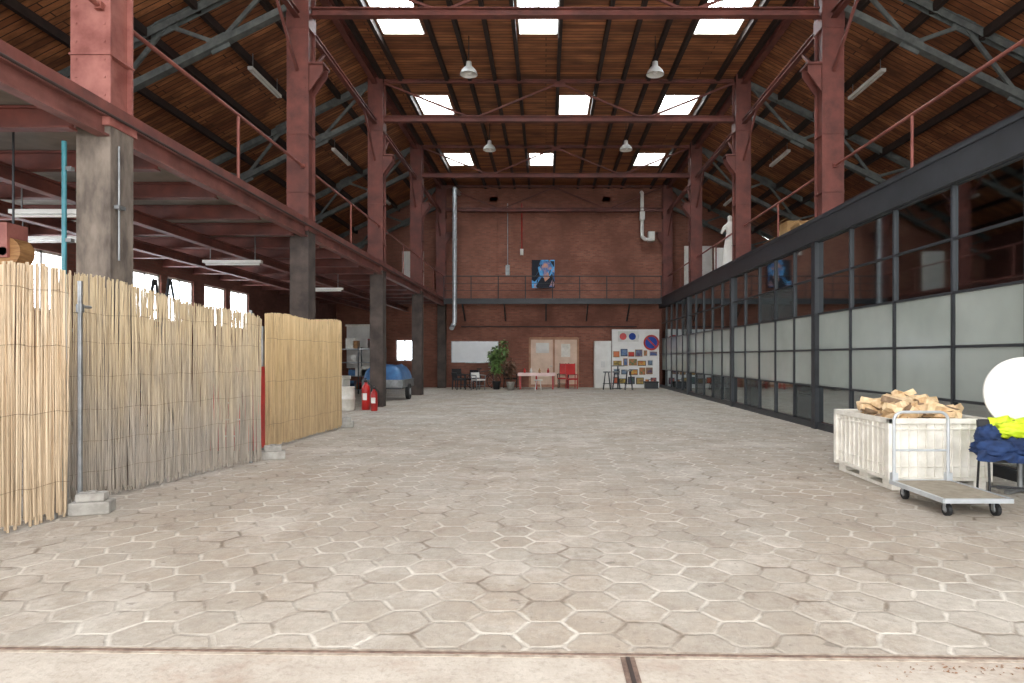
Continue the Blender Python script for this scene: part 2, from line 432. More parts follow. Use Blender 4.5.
X=5.68; b.bb(X-.1,X+.08,2.0,YB-.1,3.9,4.36,dark); b.bb(X-.12,X+.09,2.0,YB-.1,4.30,4.38,dark); b.bb(X-.04,X+.04,2.0,YB-.1,0,.14,dark)
zs=[.14+.752*k for k in range(6)]
ys=[]
for y0,y1 in zip(YC,YC[1:]):
    n=4 if y1<14 else 5
    for k in range(n): ys.append((y0+(y1-y0)*k/n,y0+(y1-y0)*(k+1)/n,k==0))
for a,c,main in ys:
    if a<2 : continue
    w=.09 if main else .022
    b.bb(X-(.09 if main else .04),X+(.08 if main else .05),a-w,a+w,0,3.92,dark)
    for k in range(5):
        mt=gmilk if k in (1,2) else gdark
        ya,yc,za,zc=a+w,c-.02,zs[k]+.02,zs[k+1]-.02
        b.add([(X,ya,za),(X,yc,za),(X,yc,zc),(X,ya,zc)],[(0,1,2,3)],mt)
        b.bb(X-.03,X+.035,a+w,c-.02,zs[k+1]-.017,zs[k+1]+.017,dark)
b.done()
b=B('storage_shelf')
for y in (9,15,21): 
    for z in (.1,.9,1.7,2.5,3.2): b.bb(9.6,10.4,y,y+3.6,z,z+.05,dark)
    for yy in (y,y+1.8,y+3.6): 
        for x in (9.6,10.4): b.bb(x-.03,x+.03,yy-.03,yy+.03,0,3.3,dark)
    for k in range(22):
        z=R.choice((.15,.95,1.75,2.55)); yy=y+R.uniform(.3,3.3); w=R.uniform(.2,.4); h=R.uniform(.2,.6)
        b.box((9.95+R.uniform(-.1,.1),yy,z+h/2),(.4,w,h),R.choice([wood,whitep,grey,concb]))
b.done()

# ---------- back walkway
b=B('gallery_walkway')
b.bb(-4.85,5.5,30.4,YB-.08,4.16,4.26,slabm); b.ibeam((-4.85,30.4,4.15),(5.5,30.4,4.15),.12,.26,dark)
for x in range(-4,6,2): b.beam((x,30.45,4.1),(x,YB-.1,3.3),.06,.08,dark)
for z in (5.34,5.0,4.66): b.cyl((-4.85,30.4,z),(5.5,30.4,z),.022 if z>5.3 else .012,dark)
for k in range(9): b.cyl((-4.85+k*1.29,30.4,4.2),(-4.85+k*1.29,30.4,5.34),.022,dark)
b.done()
b=B('ventilation_duct'); b.cyl((-4.3,30.1,9.4),(-4.3,30.1,3.1),.11,galv,16)
for z in (9,8,7,6,5,4): b.cyl((-4.3,30.1,z),(-4.3,30.1,z+.06),.125,galv,16)
b.tube([(-4.3,30.1,3.1),(-4.4,30.08,2.95),(-4.4,29.85,2.85)],.11,galv,16)
b.cyl((-4.3,30.1,9.4),(-4.3,31.7,9.6),.11,galv,16); b.done()
b=B('exhaust_pipe'); b.tube([(4.7,31.5,9.6),(4.7,31.3,9.5),(4.7,31.3,7.4),(4.85,31.3,7.25),(5.05,31.3,7.25)],.09,white,14)
b.box((4.7,31.3,8.4),(.24,.24,.4),white); b.box((5.15,31.4,7.4),(.3,.4,.45),white); b.done()
b=B('hanging_cable'); b.tube([(-1.9,31.68,9.1),(-1.9,31.68,5.8)],.02,galv); b.box((-1.9,31.68,5.8),(.2,.1,.5),grey); b.done()
b=B('conduit_pipe'); b.cyl((-4.2,31.6,8.65),(4.5,31.6,8.65),.04,red); b.done()
b=B('conduit_pipe'); b.cyl((-4.2,31.72,3.0),(4.5,31.72,3.0),.025,dark);b.done()
b=B('extension_cable_reel'); b.tube([(-1.2,31.7,9.1),(-1.2,31.7,6.8)],.03,redp); b.box((-1.2,31.7,6.7),(.16,.1,.3),white); b.done()

def artmat():
    m,t,bs=nt('painting_canvas')
    n1=ramp(t,noi(t,pos(t,(1,1,.8)),1.7,5,.6),.42,.56); n2=ramp(t,noi(t,pos(t,(1.4,1,.6)),2.6,3),.56,.62); n3=ramp(t,noi(t,pos(t,(2,1,1)),3.3,3),.58,.66)
    c=mixc(t,n1,lin((30,80,140)),lin((80,170,230))); c=mixc(t,n2,c,lin((8,10,16))); c=mixc(t,n3,c,lin((206,138,98)))
    t.links.new(c,bs.inputs['Base Color']); return m
b=B('abstract_painting'); b.bb(-.7,.42,31.5,31.56,4.9,6.28,artmat())
skin=M('painted_skin',(206,146,110),(60,110,170),scale=5)
navy=M('painted_navy',(14,20,36)); cyan=M('painted_cyan',(96,190,236),(40,120,190),scale=6)
def flat(pts,y,m): b.add([(x,y,z) for x,z in pts],[tuple(range(len(pts)))],m)
flat([(-.7,6.28),(-.25,6.28),(-.4,5.9),(-.3,5.5),(-.55,5.2),(-.7,5.3)],31.495,navy)
flat([(-.1,6.2),(.15,6.15),(.3,5.85),(.1,5.7),(.18,5.4),(-.05,5.2),(-.15,5.6),(-.22,5.95)],31.49,skin)
flat([(-.5,5.0),(-.2,5.45),(0,5.3),(.3,5.6),(.42,5.2),(.42,4.9),(-.45,4.9)],31.492,navy)
flat([(.15,4.95),(.3,5.3),(.42,5.1),(.36,4.93)],31.485,skin)
flat([(-.62,5.35),(-.3,5.8),(-.25,6.1),(-.38,5.7)],31.485,cyan); flat([(.2,6.22),(.4,5.9),(.4,6.22)],31.485,navy)
b.done()

bell=M('lamp_enamel',(214,216,214),(196,198,196),rough=.3)
for x in (-2.05,2.9):
    for y in (17.0,23.2):
        b=B('pendant_lamp'); z=9.0
        b.lathe((x,y,z),[(.235,0),(.23,.02),(.2,.1),(.13,.18),(.08,.22),(.07,.34),(.03,.36),(0,.37)],bell,24)
        b.lathe((x,y,z),[(.225,.0),(.19,.09),(.12,.16),(0,.18)],white,24); b.ball((x,y,z+.07),(.06,.06,.08),white)
        b.cyl((x,y,z+.36),(x,y,HC-.02),.012,black); b.done()
for x,z in ((-7.1,8.4),(8.1,8.35)):
    for y in (10.2,16.2,22.2,28.2):
        b=B('fluorescent_fixture'); b.bb(x-.06,x+.06,y-.85,y+.85,z,z+.08,white); b.cyl((x,y-.75,z-.03),(x,y+.75,z-.03),.02,white)
        for d in (-.7,.7): b.cyl((x,y+d,z+.08),(x,y+d,z+.45),.01,grey)
        b.done()
for x,y in ((-7.2,9.4),(-7.0,14.3),(-8.9,11.5),(-7.0,20)):
    b=B('fluorescent_fixture'); b.bb(x-.65,x+.65,y-.06,y+.06,3.6,3.66,white); b.cyl((x-.6,y,3.57),(x+.6,y,3.57),.02,white)
    for d in(-.5,.5): b.cyl((x+d,y,3.66),(x+d,y,4.2),.01,grey)
    b.done()

# ---------- bamboo fences
def reedmat(name,c1,c2,low,lowf=.75,zhi=1.5,zlo=.2):
    m,t,bs=nt(name)
    f=ramp(t,noi(t,pos(t,(1,1,.015)),55,2),.32,.68)
    c=mixc(t,f,lin(c1),lin(c2))
    g=N(t,'ShaderNodeNewGeometry'); s=N(t,'ShaderNodeSeparateXYZ'); t.links.new(g.outputs['Position'],s.inputs[0])
    zz=math2(t,'ADD',s.outputs[2],math2(t,'MULTIPLY',math2(t,'SUBTRACT',noi(t,pos(t,(3,3,.6)),1.5),.5),1.8))
    k=ramp(t,zz,zhi,zlo)
    lowc=mixc(t,f,lin(low),lin([v*.75 for v in low]))
    c=mixc(t,math2(t,'MULTIPLY',k,lowf),c,lowc)
    f2=ramp(t,noi(t,pos(t,(1,1,.2)),14,3),.55,.75)
    c=mixc(t,math2(t,'MULTIPLY',f2,.4),c,lin([v*.6 for v in low]))
    f3=ramp(t,noi(t,pos(t,(1,1,.05)),90,2),.66,.72)
    c=mixc(t,math2(t,'MULTIPLY',f3,.6),c,lin([v*.5 for v in low]))
    t.links.new(c,bs.inputs['Base Color']); bs.inputs['Roughness'].default_value=.6
    return m
def fence(p0,p1,z0,zt0,zt1,r,mat,mess=1,rows=(.3,.8,1.3,1.8),wave=.03,layers=2,seed=1,top=1):
    rr=random.Random(seed); b=B('bamboo_fence'); p0=Vector(p0);p1=Vector(p1); L=(p1-p0).length; d=(p1-p0)/L; nrm=Vector((d.y,-d.x,0))
    n=int(L/(r*2.0))
    for lay in range(layers):
        for i in range(n):
            u=(i+.5*lay+rr.uniform(-.25,.25))/n
            base=p0+(p1-p0)*u
            off=wave*math.sin(u*L*2.3)+lay*r*1.1+rr.uniform(-.3,.3)*r
            zt=zt0+(zt1-zt0)*u+rr.uniform(-.04,.02)*mess*top-(rr.random()<.06)*rr.uniform(0,.2)*mess*top+.025*math.sin(u*9)
            zb=z0+rr.uniform(-.02,.06)*mess; zb=max(zb,.012)
            tilt=rr.uniform(-.012,.012)*mess*2
            pts=[]
            K=3
            for k in range(K+1):
                f=k/K
                q=base+nrm*(off+rr.uniform(-.006,.006)*mess)+d*(tilt*(f-.5)*2+rr.uniform(-.006,.006)*mess); q.z=zb+(zt-zb)*f
                pts.append(q)
            rad=r*rr.uniform(.7,1.15)
            vs=[];S=5
            for k,q in enumerate(pts):
                for s_ in range(S):
                    a=6.283*s_/S; vs.append(q+d*math.cos(a)*rad+nrm*math.sin(a)*rad)
            fs=[(k*S+s_,k*S+(s_+1)%S,(k+1)*S+(s_+1)%S,(k+1)*S+s_) for k in range(K) for s_ in range(S)]
            fs.append(tuple(range(K*S,K*S+S)))
            b.add(vs,fs,mat,True)
    wm=M('binding_wire',(120,100,76))
    for z in rows:
        N_=14; pts=[]
        for k in range(N_+1):
            u=k/N_; q=p0+(p1-p0)*u+nrm*(wave*math.sin(u*L*2.3)+r*2.2); q.z=z+.012*math.sin(k*2.1); pts.append(q)
        b.tube(pts,.002,wm,4)
    for u in (.03,.97):
        q=p0.lerp(p1,u)-nrm*.09; b.cyl((q.x,q.y,0.0),(q.x,q.y,zt0-.2),.025,grey)
    return b.done()
bam1=reedmat('bamboo_bright',(226,206,176),(176,146,110),(190,168,138),.6)
bam2=reedmat('reed_weathered',(212,192,156),(166,144,112),(172,162,150),.9,1.9,.4)
bam3=reedmat('bamboo_mid',(226,198,150),(184,152,106),(192,166,130),.6)
fence((-4.78,4.3,0),(-4.47,5.98,0),.03,2.33,2.3,.0115,bam1,1,(.35,1.0,1.6,2.1),.01,2,3,.6)
fence((-4.83,6.45,0),(-4.07,9.12,0),.04,2.36,2.06,.0065,bam2,1.5,(.3,.62,.95,1.3,1.65,1.95),.035,2,5,.55)
fence((-4.5,10.25,0),(-4.28,13.35,0),.05,2.2,2.24,.0105,bam3,.7,(.4,1.1,1.8),.01,2,9,.6)
def block(x,y,rz):
    b=B('concrete_block')
    b.bb(x-.17,x+.17,y-.1,y+.1,0,.12,concb); b.bb(x-.12,x+.12,y-.07,y+.07,.12,.2,concb)
    b.cyl((x,y,.19),(x,y,.215),.04,concb)
    b.done(bevel=.012).rotation_euler=(0,0,rz)
block(-4.36,6.15,.3); block(-4.8,6.15,1.2); block(-4.02,9.42,.4); block(-4.28,13.65,.2)
b=B('scaffold_post'); b.cyl((-4.60,6.32,0),(-4.60,6.32,2.25),.022,grey); b.cyl((-4.6,6.32,2.0),(-4.59,6.45,2.0),.015,grey); b.cyl((-4.6,6.32,2.02),(-4.6,6.32,1.94),.035,grey); b.done()
b=B('red_tool_cabinet')
b.bb(-5.1,-4.42,9.66,10.08,.08,1.35,redp)
for z in (.3,.55,.8,1.05,1.25): b.bb(-5.05,-4.47,9.64,9.66,z-.1,z+.06,redp); b.bb(-4.9,-4.6,9.61,9.64,z,z+.02,galv)
for x in (-5.02,-4.5):
    for y in (9.72,10.02): b.cyl((x-.02,y,.045),(x+.02,y,.045),.045,black)
b.done(bevel=.01)
teal=M('teal_hose',(66,140,150),(50,110,120),rough=.4)
b=B('drain_pipe'); b.tube([(-5.36,7.12,0),(-5.36,7.12,3.9)],.025,teal)
for z in (.8,1.8,2.8,3.6): b.box((-5.33,7.14,z),(.1,.06,.04),grey)
b.done()
b=B('conduit'); b.tube([(-4.87,7.3,2.6),(-4.87,7.3,3.9)],.012,grey); b.box((-4.86,7.3,3.2),(.06,.12,.04),grey); b.done()
b=B('hanging_pulley_block'); b.cyl((-6.25,7.4,2.72),(-6.25,7.62,2.72),.17,wood,18); b.cyl((-6.25,7.36,2.72),(-6.25,7.66,2.72),.05,dark); b.box((-6.25,7.51,2.85),(.1,.3,.4),pink); b.cyl((-6.25,7.51,3.0),(-6.25,7.51,4.2),.012,dark); b.done()
b=B('step_ladder')
for x in (-7.35,-6.95):
    b.beam((x,11.2,0),(x+(.06 if x<-7.2 else -.06),11.9,2.95),.03,.06,dark); b.beam((x,12.7,0),(x+(.06 if x<-7.2 else -.06),11.95,2.95),.03,.04,dark)
for k in range(1,10): b.box((-7.15,11.2+.7*k/10,2.95*k/10),(.38,.1,.03),dark)
b.done()

def extinguisher(x,y,s=1):
    b=B('fire_extinguisher')
    b.lathe((x,y,0),[(0,0),(.08*s,0),(.085*s,.02),(.085*s,.42*s),(.07*s,.48*s),(.03*s,.52*s),(.03*s,.56*s),(0,.56*s)],redp,18)
    b.bb(x-.025,x+.025,y-.1*s,y+.05,.56*s,.6*s,black); b.bb(x-.02,x+.02,y-.12*s,y,.62*s,.64*s,black); b.cyl((x,y,.55*s),(x,y,.64*s),.012,galv)
    b.tube([(x+.03,y,.57*s),(x+.11*s,y,.5*s),(x+.12*s,y,.25*s),(x+.1*s,y,.14*s)],.012,black); b.bb(x-.06,x+.06,y-.088*s,y-.08*s,.2*s,.34*s,white)
    b.done()
extinguisher(-4.78,17.8,1.1); extinguisher(-5.12,18.2,1.4)
b=B('white_drum'); x,y=-5.6,18.0
b.lathe((x,y,0),[(0,0),(.2,0),(.22,.04),(.22,.3),(.235,.31),(.235,.33),(.22,.34),(.21,.62),(.22,.63),(.22,.67),(0,.68)],whitep,20); b.done()
tarp=M('blue_tarp',(72,118,164),(56,92,134),rough=.4,scale=4)
b=B('covered_trailer'); tx,ty,tw,tl=-6.3,21.9,1.4,1.8
b.bb(tx+.05,tx+tw-.05,ty,ty+tl,.4,.55,dark)
vs=[];fs=[];nx,ny=14,14
for j in range(ny+1):
    for i in range(nx+1):
        u=i/nx;v=j/ny; e=min(u,1-u,v,1-v); z=.6+.6*min(1,e*5)**.5+.12*noise.noise(Vector((u*4,v*4,0)))
        vs.append((tx+tw*u,ty+tl*v,z))
for j in range(ny):
    for i in range(nx): a=j*(nx+1)+i; fs.append((a,a+1,a+nx+2,a+nx+1))
b.add(vs,fs,tarp,True)
for y in (ty,ty+tl): b.bb(tx,tx+tw,y-.01,y+.01,.45,.72,grey)
for x in (tx,tx+tw):
    b.bb(x-.01,x+.01,ty,ty+tl,.45,.72,grey); b.cyl((x-.06,ty+tl/2,.28),(x+.06,ty+tl/2,.28),.28,black,20); b.cyl((x-.07,ty+tl/2,.28),(x+.07,ty+tl/2,.28),.12,galv,12)
b.beam((tx+tw/2,ty,.48),(tx+tw/2,ty-.9,.45),.08,.08,dark); b.cyl((tx+tw/2,ty-.8,.45),(tx+tw/2,ty-.8,0),.03,galv); b.done()
b=B('chest_freezer'); b.bb(-7.1,-6.0,18.9,19.6,.06,.82,white); b.bb(-7.12,-5.98,18.88,19.62,.83,.93,whitep); b.bb(-6.7,-6.4,18.86,18.88,.84,.88,grey); b.bb(-7.05,-6.05,18.95,19.55,0,.06,black); b.done(bevel=.015)
b=B('refrigerator'); b.bb(-8.4,-7.7,19.9,20.6,.05,1.85,white); b.bb(-8.39,-7.71,19.87,19.9,.08,1.15,whitep); b.bb(-8.39,-7.71,19.87,19.9,1.18,1.83,whitep); b.bb(-7.8,-7.77,19.84,19.87,.7,1.1,grey); b.bb(-7.8,-7.77,19.84,19.87,1.22,1.5,grey); b.bb(-8.35,-7.75,19.95,20.55,0,.05,black); b.done(bevel=.012)
b=B('tool_shelf')
for z in (.15,.7,1.25,1.8): b.bb(-8.6,-6.6,25.9,26.4,z,z+.04,grey)
for x in (-8.6,-7.6,-6.6):
    for y in (25.92,26.38): b.bb(x-.02,x+.02,y-.02,y+.02,0,1.9,dark)
for k in range(18):
    z=R.choice((.19,.74,1.29,1.84)); w=R.uniform(.15,.35); h=R.uniform(.15,.42); b.box((R.uniform(-8.4,-6.8),26.15,z+h/2),(w,.3,h),R.choice([whitep,redp,tarp,wood,grey,white]))
b.done()
b=B('window_40'); b.bb(-7.4,-6.6,YB-.06,YB-.03,1.35,2.3,win_e)
for x in (-7.4,-7.0,-6.6): b.bb(x-.03,x+.03,YB-.1,YB-.03,1.3,2.35,white)
for z in (1.33,2.32): b.bb(-7.4,-6.6,YB-.1,YB-.03,z-.03,z+.03,white)
b.done()
b=B('projection_screen'); b.bb(-9.0,-7.4,28.9,28.95,1.0,2.9,white); b.cyl((-9.05,28.92,2.93),(-7.35,28.92,2.93),.05,whitep)
for x in (-8.9,-7.5): b.cyl((x,29.0,0),(x,29.0,2.9),.03,dark); b.beam((x,28.7,.03),(x,29.3,.03),.05,.05,dark)
b.done()
b=B('stacked_crates')
for k in range(9):
    x=round(-8.9+R.uniform(-.3,.3),1); z=(k%3)*.42; y=23.0+(k//3)*.8
    b.bb(x-.35,x+.35,y-.3,y+.3,z+.02,z+.06,wood)
    for s_ in (-1,1):
        for zz in (.1,.24): b.bb(x-.35,x+.35,y+s_*.29-.015,y+s_*.29+.015,z+zz,z+zz+.1,wood); b.bb(x+s_*.34-.015,x+s_*.34+.015,y-.3,y+.3,z+zz,z+zz+.1,wood)
        for s2 in (-1,1): b.bb(x+s_*.3-.03,x+s_*.3+.03,y+s2*.26-.03,y+s2*.26+.03,z,z+.4,wood)
b.done()

# ---------- back wall lower items
b=B('whiteboard'); b.bb(-4.65,-2.4,YB-.08,YB-.03,1.25,2.25,M('whiteboard_face',(246,248,248),(240,242,242),rough=.25))
for z in (1.24,2.26): b.bb(-4.68,-2.37,YB-.1,YB-.02,z-.02,z+.02,galv)
for x in (-4.67,-2.38): b.bb(x-.02,x+.02,YB-.1,YB-.02,1.24,2.26,galv)
b.bb(-4.0,-3.0,YB-.16,YB-.08,1.2,1.22,galv); b.done()
cream=M('cream_panel',(232,206,184),(218,190,166),rough=.7); br=M('door_frame_brown',(190,144,116),(166,122,96))
b=B('door_1'); b.bb(-.8,1.58,YB-.07,YB-.005,.0,2.45,cream)
for x in (-.8,.39,1.58): b.bb(x-.05,x+.05,YB-.12,YB-.05,0,2.45,br)
for z in (.08,2.42): b.bb(-.8,1.58,YB-.12,YB-.05,z-.06,z+.06,br)
b.bb(-.5,.15,YB-.09,YB-.07,1.7,2.2,white); b.bb(.75,1.2,YB-.09,YB-.07,1.5,2.15,whitep)
b.cyl((.3,YB-.16,1.05),(.3,YB-.1,1.05),.02,galv); b.cyl((.3,YB-.16,1.05),(.18,YB-.16,1.05),.015,galv); b.done()
b=B('white_cupboard'); b.bb(2.36,3.18,31.15,31.72,0,2.28,white)
b.bb(2.40,2.76,31.13,31.15,.05,2.22,white); b.bb(2.78,3.14,31.13,31.15,.05,2.22,white); b.cyl((2.72,31.1,1.0),(2.72,31.1,1.3),.012,galv); b.cyl((2.82,31.1,1.0),(2.82,31.1,1.3),.012,galv); b.done()
b=B('picture_display_wall'); b.bb(3.22,5.52,31.2,31.3,0,2.85,M('display_white',(242,240,236),(234,231,226)))
cols=[(190,60,50),(60,90,150),(70,120,80),(210,180,90),(60,50,46),(150,120,90),(120,140,160),(210,120,80),(90,70,110)]
for r_ in range(6):
    x=3.28
    while x<5.45:
        w=R.uniform(.2,.42); h=R.uniform(.22,.38)
        if x+w>5.48: break
        z=.2+r_*.44+R.uniform(-.03,.03)
        if not (r_>=4 and x+w>4.7) and not (r_>=4 and x<4.55) and R.random()<.94:
            c=R.choice(cols); mm=M('print',c,R.choice(cols),scale=7)
            fm=R.choice([black,wood,white,dark])
            b.bb(x,x+w,31.17,31.2,z,z+h,fm); b.bb(x+.03,x+w-.03,31.155,31.17,z+.03,z+h-.03,mm)
        x+=w+R.uniform(.03,.09)
b.done()
b=B('no_parking_sign'); bl=M('sign_blue',(36,70,160))
b.cyl((5.12,31.14,2.2),(5.12,31.12,2.2),.38,redp,32); b.cyl((5.12,31.12,2.2),(5.12,31.11,2.2),.29,bl,32); b.box((5.12,31.10,2.2),(.6,.01,.07),redp,(0,.785,0)); b.cyl((5.12,31.2,2.2),(5.12,31.14,2.2),.03,galv); b.done()
b=B('wall_banner_sign'); b.bb(3.5,4.5,31.13,31.15,2.25,2.75,white); b.cyl((3.75,31.12,2.5),(3.75,31.13,2.5),.17,redp,20); b.cyl((4.2,31.12,2.5),(4.2,31.13,2.5),.17,bl,20); b.bb(4.5,4.52,31.13,31.2,2.4,2.6,galv); b.bb(3.55,3.6,31.15,31.2,2.4,2.6,galv); b.done()
b=B('dining_table'); tc=M('table_cloth',(240,214,208),(226,194,188)); b.bb(-1.3,.42,29.6,30.3,.72,.76,tc); b.bb(-1.32,.44,29.58,30.32,.62,.725,tc)
for x in (-1.2,-.45,.32):
    for y in (29.68,30.22): b.bb(x-.035,x+.035,y-.035,y+.035,0,.66,redp)
for x,c in ((-1.0,redp),(-.7,white),(-.3,wood),(.1,redp)): b.lathe((x,29.9,.76),[(0,0),(.05,0),(.06,.12),(.03,.16),(.025,.22),(0,.22)],c,12)
b.done()
def chair(name,x,y,rz,m1,m2,arms=False,hb=.95):
    b=B(name)
    for dx in(-.22,.22):
        b.beam((dx,-.2,0),(dx,-.2,.45),.04,.04,m2); b.beam((dx,.24,0),(dx,.2,.45),.04,.04,m2); b.beam((dx,.2,.45),(dx,.28,hb),.04,.04,m2)
        if arms: b.beam((dx*1.15,-.2,.66),(dx*1.15,.24,.68),.06,.04,m2); b.beam((dx*1.1,-.2,.45),(dx*1.15,-.2,.66),.04,.04,m2)
    b.box((0,0,.46),(.48,.46,.07),m1); b.box((0,.245,.45+(hb-.45)*.62),(.44,.05,(hb-.45)*.7),m1,(-.15,0,0))
    b.beam((-.22,-.2,.2),(.22,-.2,.2),.025,.025,m2)
    o=b.done(bevel=.012); o.location=(x,y,0); o.rotation_euler=(0,0,rz); return o
chair('red_armchair',1.2,30.2,.2,redp,redp,True,1.2); chair('red_armchair',.85,31.1,-.2,redp,black,True,1.2)
chair('office_chair',-4.2,30.6,.5,black,dark,True,.95); chair('office_chair',-3.5,30.2,-.4,black,dark,True,.9); chair('office_chair',-1.75,31.0,.9,black,dark,True,.95); chair('office_chair',-4.0,29.3,2.2,dark,dark,True,.8)
b=B('white_stool'); b.lathe((-.35,28.9,0),[(0,.43),(.19,.43),(.2,.45),(.19,.48),(0,.48)],white,20)
for k in range(4): a=.785+k*1.571; b.cyl((-.35+.2*math.cos(a),28.9+.2*math.sin(a),0),(-.35+.12*math.cos(a),28.9+.12*math.sin(a),.43),.018,white,8)
b.done()
chair('garden_chair',-3.1,29.1,.7,white,grey,True,.8)
b=B('bicycle'); x,y=-3.0,30.7
for dx in (-.5,.5):
    for k in range(20):
        a=k*math.pi/10; a2=a+math.pi/10; b.cyl((x+dx+.33*math.cos(a),y,.34+.33*math.sin(a)),(x+dx+.33*math.cos(a2),y,.34+.33*math.sin(a2)),.018,black,6)
    for k in range(8):
        a=k*math.pi/4; b.cyl((x+dx,y,.34),(x+dx+.32*math.cos(a),y,.34+.32*math.sin(a)),.004,galv,4)
for p,q_ in (((-.5,.34),(-.1,.32)),((-.5,.34),(-.18,.8)),((-.1,.32),(-.2,.9)),((-.1,.32),(.38,.8)),((-.18,.78),(.36,.86)),((.5,.34),(.34,.98))): b.cyl((x+p[0],y,p[1]),(x+q_[0],y,q_[1]),.018,dark,8)
b.box((x-.2,y,.93),(.24,.13,.05),black); b.tube([(x+.26,y-.26,1.0),(x+.34,y-.1,1.0),(x+.34,y+.1,1.0),(x+.26,y+.26,1.0)],.013,galv); b.box((x-.1,y,.32),(.16,.16,.03),dark); b.beam((x-.1,y,.32),(x-.16,y-.16,0),.02,.02,dark)
b.done()
def plant(name,x,y,h,spread,leafc,n,potc,seed,ls=1):
    rr=random.Random(seed); b=B(name); lm=M(name+'_leaf',leafc,tuple(v*.65 for v in leafc),rough=.45,scale=5); tm=M(name+'_bark',(110,84,60))
    b.lathe((x,y,0),[(0,0),(.14,0),(.2,.36),(.215,.38),(.19,.38),(.18,.33),(0,.33)],potc,20)
    for k in range(7):
        a=rr.uniform(0,6.28); p=Vector((x+rr.uniform(-.04,.04),y,.32)); pts=[p]
        tgt=Vector((x+math.cos(a)*spread*rr.uniform(.2,.9),y+math.sin(a)*spread*rr.uniform(.2,.9),h*rr.uniform(.75,1)))
        for j in range(1,6): pts.append(p.lerp(tgt,j/5)+Vector((0,0,.15*math.sin(j/5*3.14)))*.6)
        for j in range(5): b.cyl(pts[j],pts[j+1],.014*(1-j/7),tm,6)
        for q_ in range(n//7):
            u=rr.uniform(.28,1); j=min(4,int(u*5)); c=pts[j].lerp(pts[j+1],u*5-j)
            d=Vector((rr.uniform(-1,1),rr.uniform(-1,1),rr.uniform(-.5,.5))).normalized(); L=rr.uniform(.12,.24)*ls; c=c+d*rr.uniform(0,.16)
            s_=d.cross(Vector((0,0,1))).normalized()*L*.26; up=Vector((0,0,.02))
            dn=Vector((0,0,-L*.35))
            b.add([c,c+d*L*.4+s_+up,c+d*L*.4-s_+up,c+d*L*.45,c+d*L+dn],[(0,1,3),(0,3,2),(1,4,3),(3,4,2)],lm,True)
    b.done()
plant('potted_ficus',-2.3,29.7,2.25,.5,(140,176,100),560,dark,3,1.25)
plant('potted_dracaena',-1.6,28.9,1.4,.35,(130,96,74),220,concb,5)
def stool(x,y,h=.78):
    b=B('bar_stool'); b.lathe((x,y,0),[(0,h),(.17,h),(.18,h+.03),(.17,h+.06),(0,h+.07)],grey,20)
    for k in range(4):
        a=.785+k*1.571; b.cyl((x+.24*math.cos(a),y+.24*math.sin(a),0),(x+.1*math.cos(a),y+.1*math.sin(a),h),.016,dark,8)
    for k in range(16):
        a=k*math.pi/8; a2=a+math.pi/8; r_=.195; b.cyl((x+r_*math.cos(a),y+r_*math.sin(a),.28),(x+r_*math.cos(a2),y+r_*math.sin(a2),.28),.01,dark,6)
    b.done()
stool(2.8,29.4); stool(3.25,29.6); stool(3.75,29.0,.85)
b=B('bistro_table'); x,y=3.4,30.3; b.lathe((x,y,0),[(0,1.06),(.32,1.06),(.32,1.1),(0,1.1)],grey,24); b.cyl((x,y,0),(x,y,1.06),.03,dark); b.lathe((x,y,0),[(0,0),(.22,0),(.22,.02),(.03,.05)],dark,24); b.done()
b=B('toolbox'); b.bb(4.7,5.3,30.2,30.6,0,.28,dark); b.bb(4.68,5.32,30.18,30.62,.28,.34,black); b.tube([(4.85,30.4,.34),(4.85,30.4,.42),(5.15,30.4,.42),(5.15,30.4,.34)],.015,black); b.done(bevel=.01)

# ---------- mezzanine items
plaster=M('plaster_white',(240,237,230),(224,219,210),rough=.6,bmp=.1)
def figure():
    J=[((0,0,.95),.15),((0,0,1.15),.12),((0,0,1.38),.15),((0,0,1.5),.07),((0,-.01,1.58),.055),((0,-.02,1.68),.095),((0,-.02,1.79),.07),
       ((.09,0,.88),.12),((.1,.0,.5),.085),((.12,.04,.1),.05),((.13,-.1,.05),.04),
       ((-.09,0,.88),.12),((-.11,-.1,.5),.085),((-.1,.0,.1),.05),((-.1,-.13,.05),.04),
       ((.2,0,1.43),.06),((.27,.05,1.17),.045),((.2,-.12,1.0),.035),((.15,-.2,.98),.03),
       ((-.2,0,1.43),.06),((-.28,-.03,1.2),.045),((-.12,-.2,1.3),.035),((-.04,-.22,1.36),.03)]
    Ed=[(0,1),(1,2),(2,3),(3,4),(4,5),(5,6),(0,7),(7,8),(8,9),(9,10),(0,11),(11,12),(12,13),(13,14),(3,15),(15,16),(16,17),(17,18),(3,19),(19,20),(20,21),(21,22)]
    me=bpy.data.meshes.new('figure'); me.from_pydata([j[0] for j in J],Ed,[]); me.materials.append(plaster)
    o=bpy.data.objects.new('figure',me); sc.collection.objects.link(o)
    s=o.modifiers.new('s','SKIN'); s.use_smooth_shade=True
    for k,(p,r_) in enumerate(J): me.skin_vertices[0].data[k].radius=(r_,r_*.85)
    me.skin_vertices[0].data[0].use_root=True
    u=o.modifiers.new('u','SUBSURF'); u.levels=2; u.render_levels=2
    return o
root=bpy.data.objects.new('plaster_statue',None); sc.collection.objects.link(root); root.location=(6.15,21.4,4.33)
f=figure(); f.parent=root; f.location=(0,0,.12); f.rotation_euler=(0,0,-.6)
b=B('drape'); b.lathe((0,0,.1),[(.27,0),(.25,.1),(.22,.5),(.19,.8),(.165,.92),(.15,.95)],plaster,24); d=b.done(); d.parent=root
b=B('plinth'); b.bb(-.28,.28,-.28,.28,0,.12,plaster); d=b.done(); d.parent=root
card=M('cardboard',(196,160,110),(170,134,88))
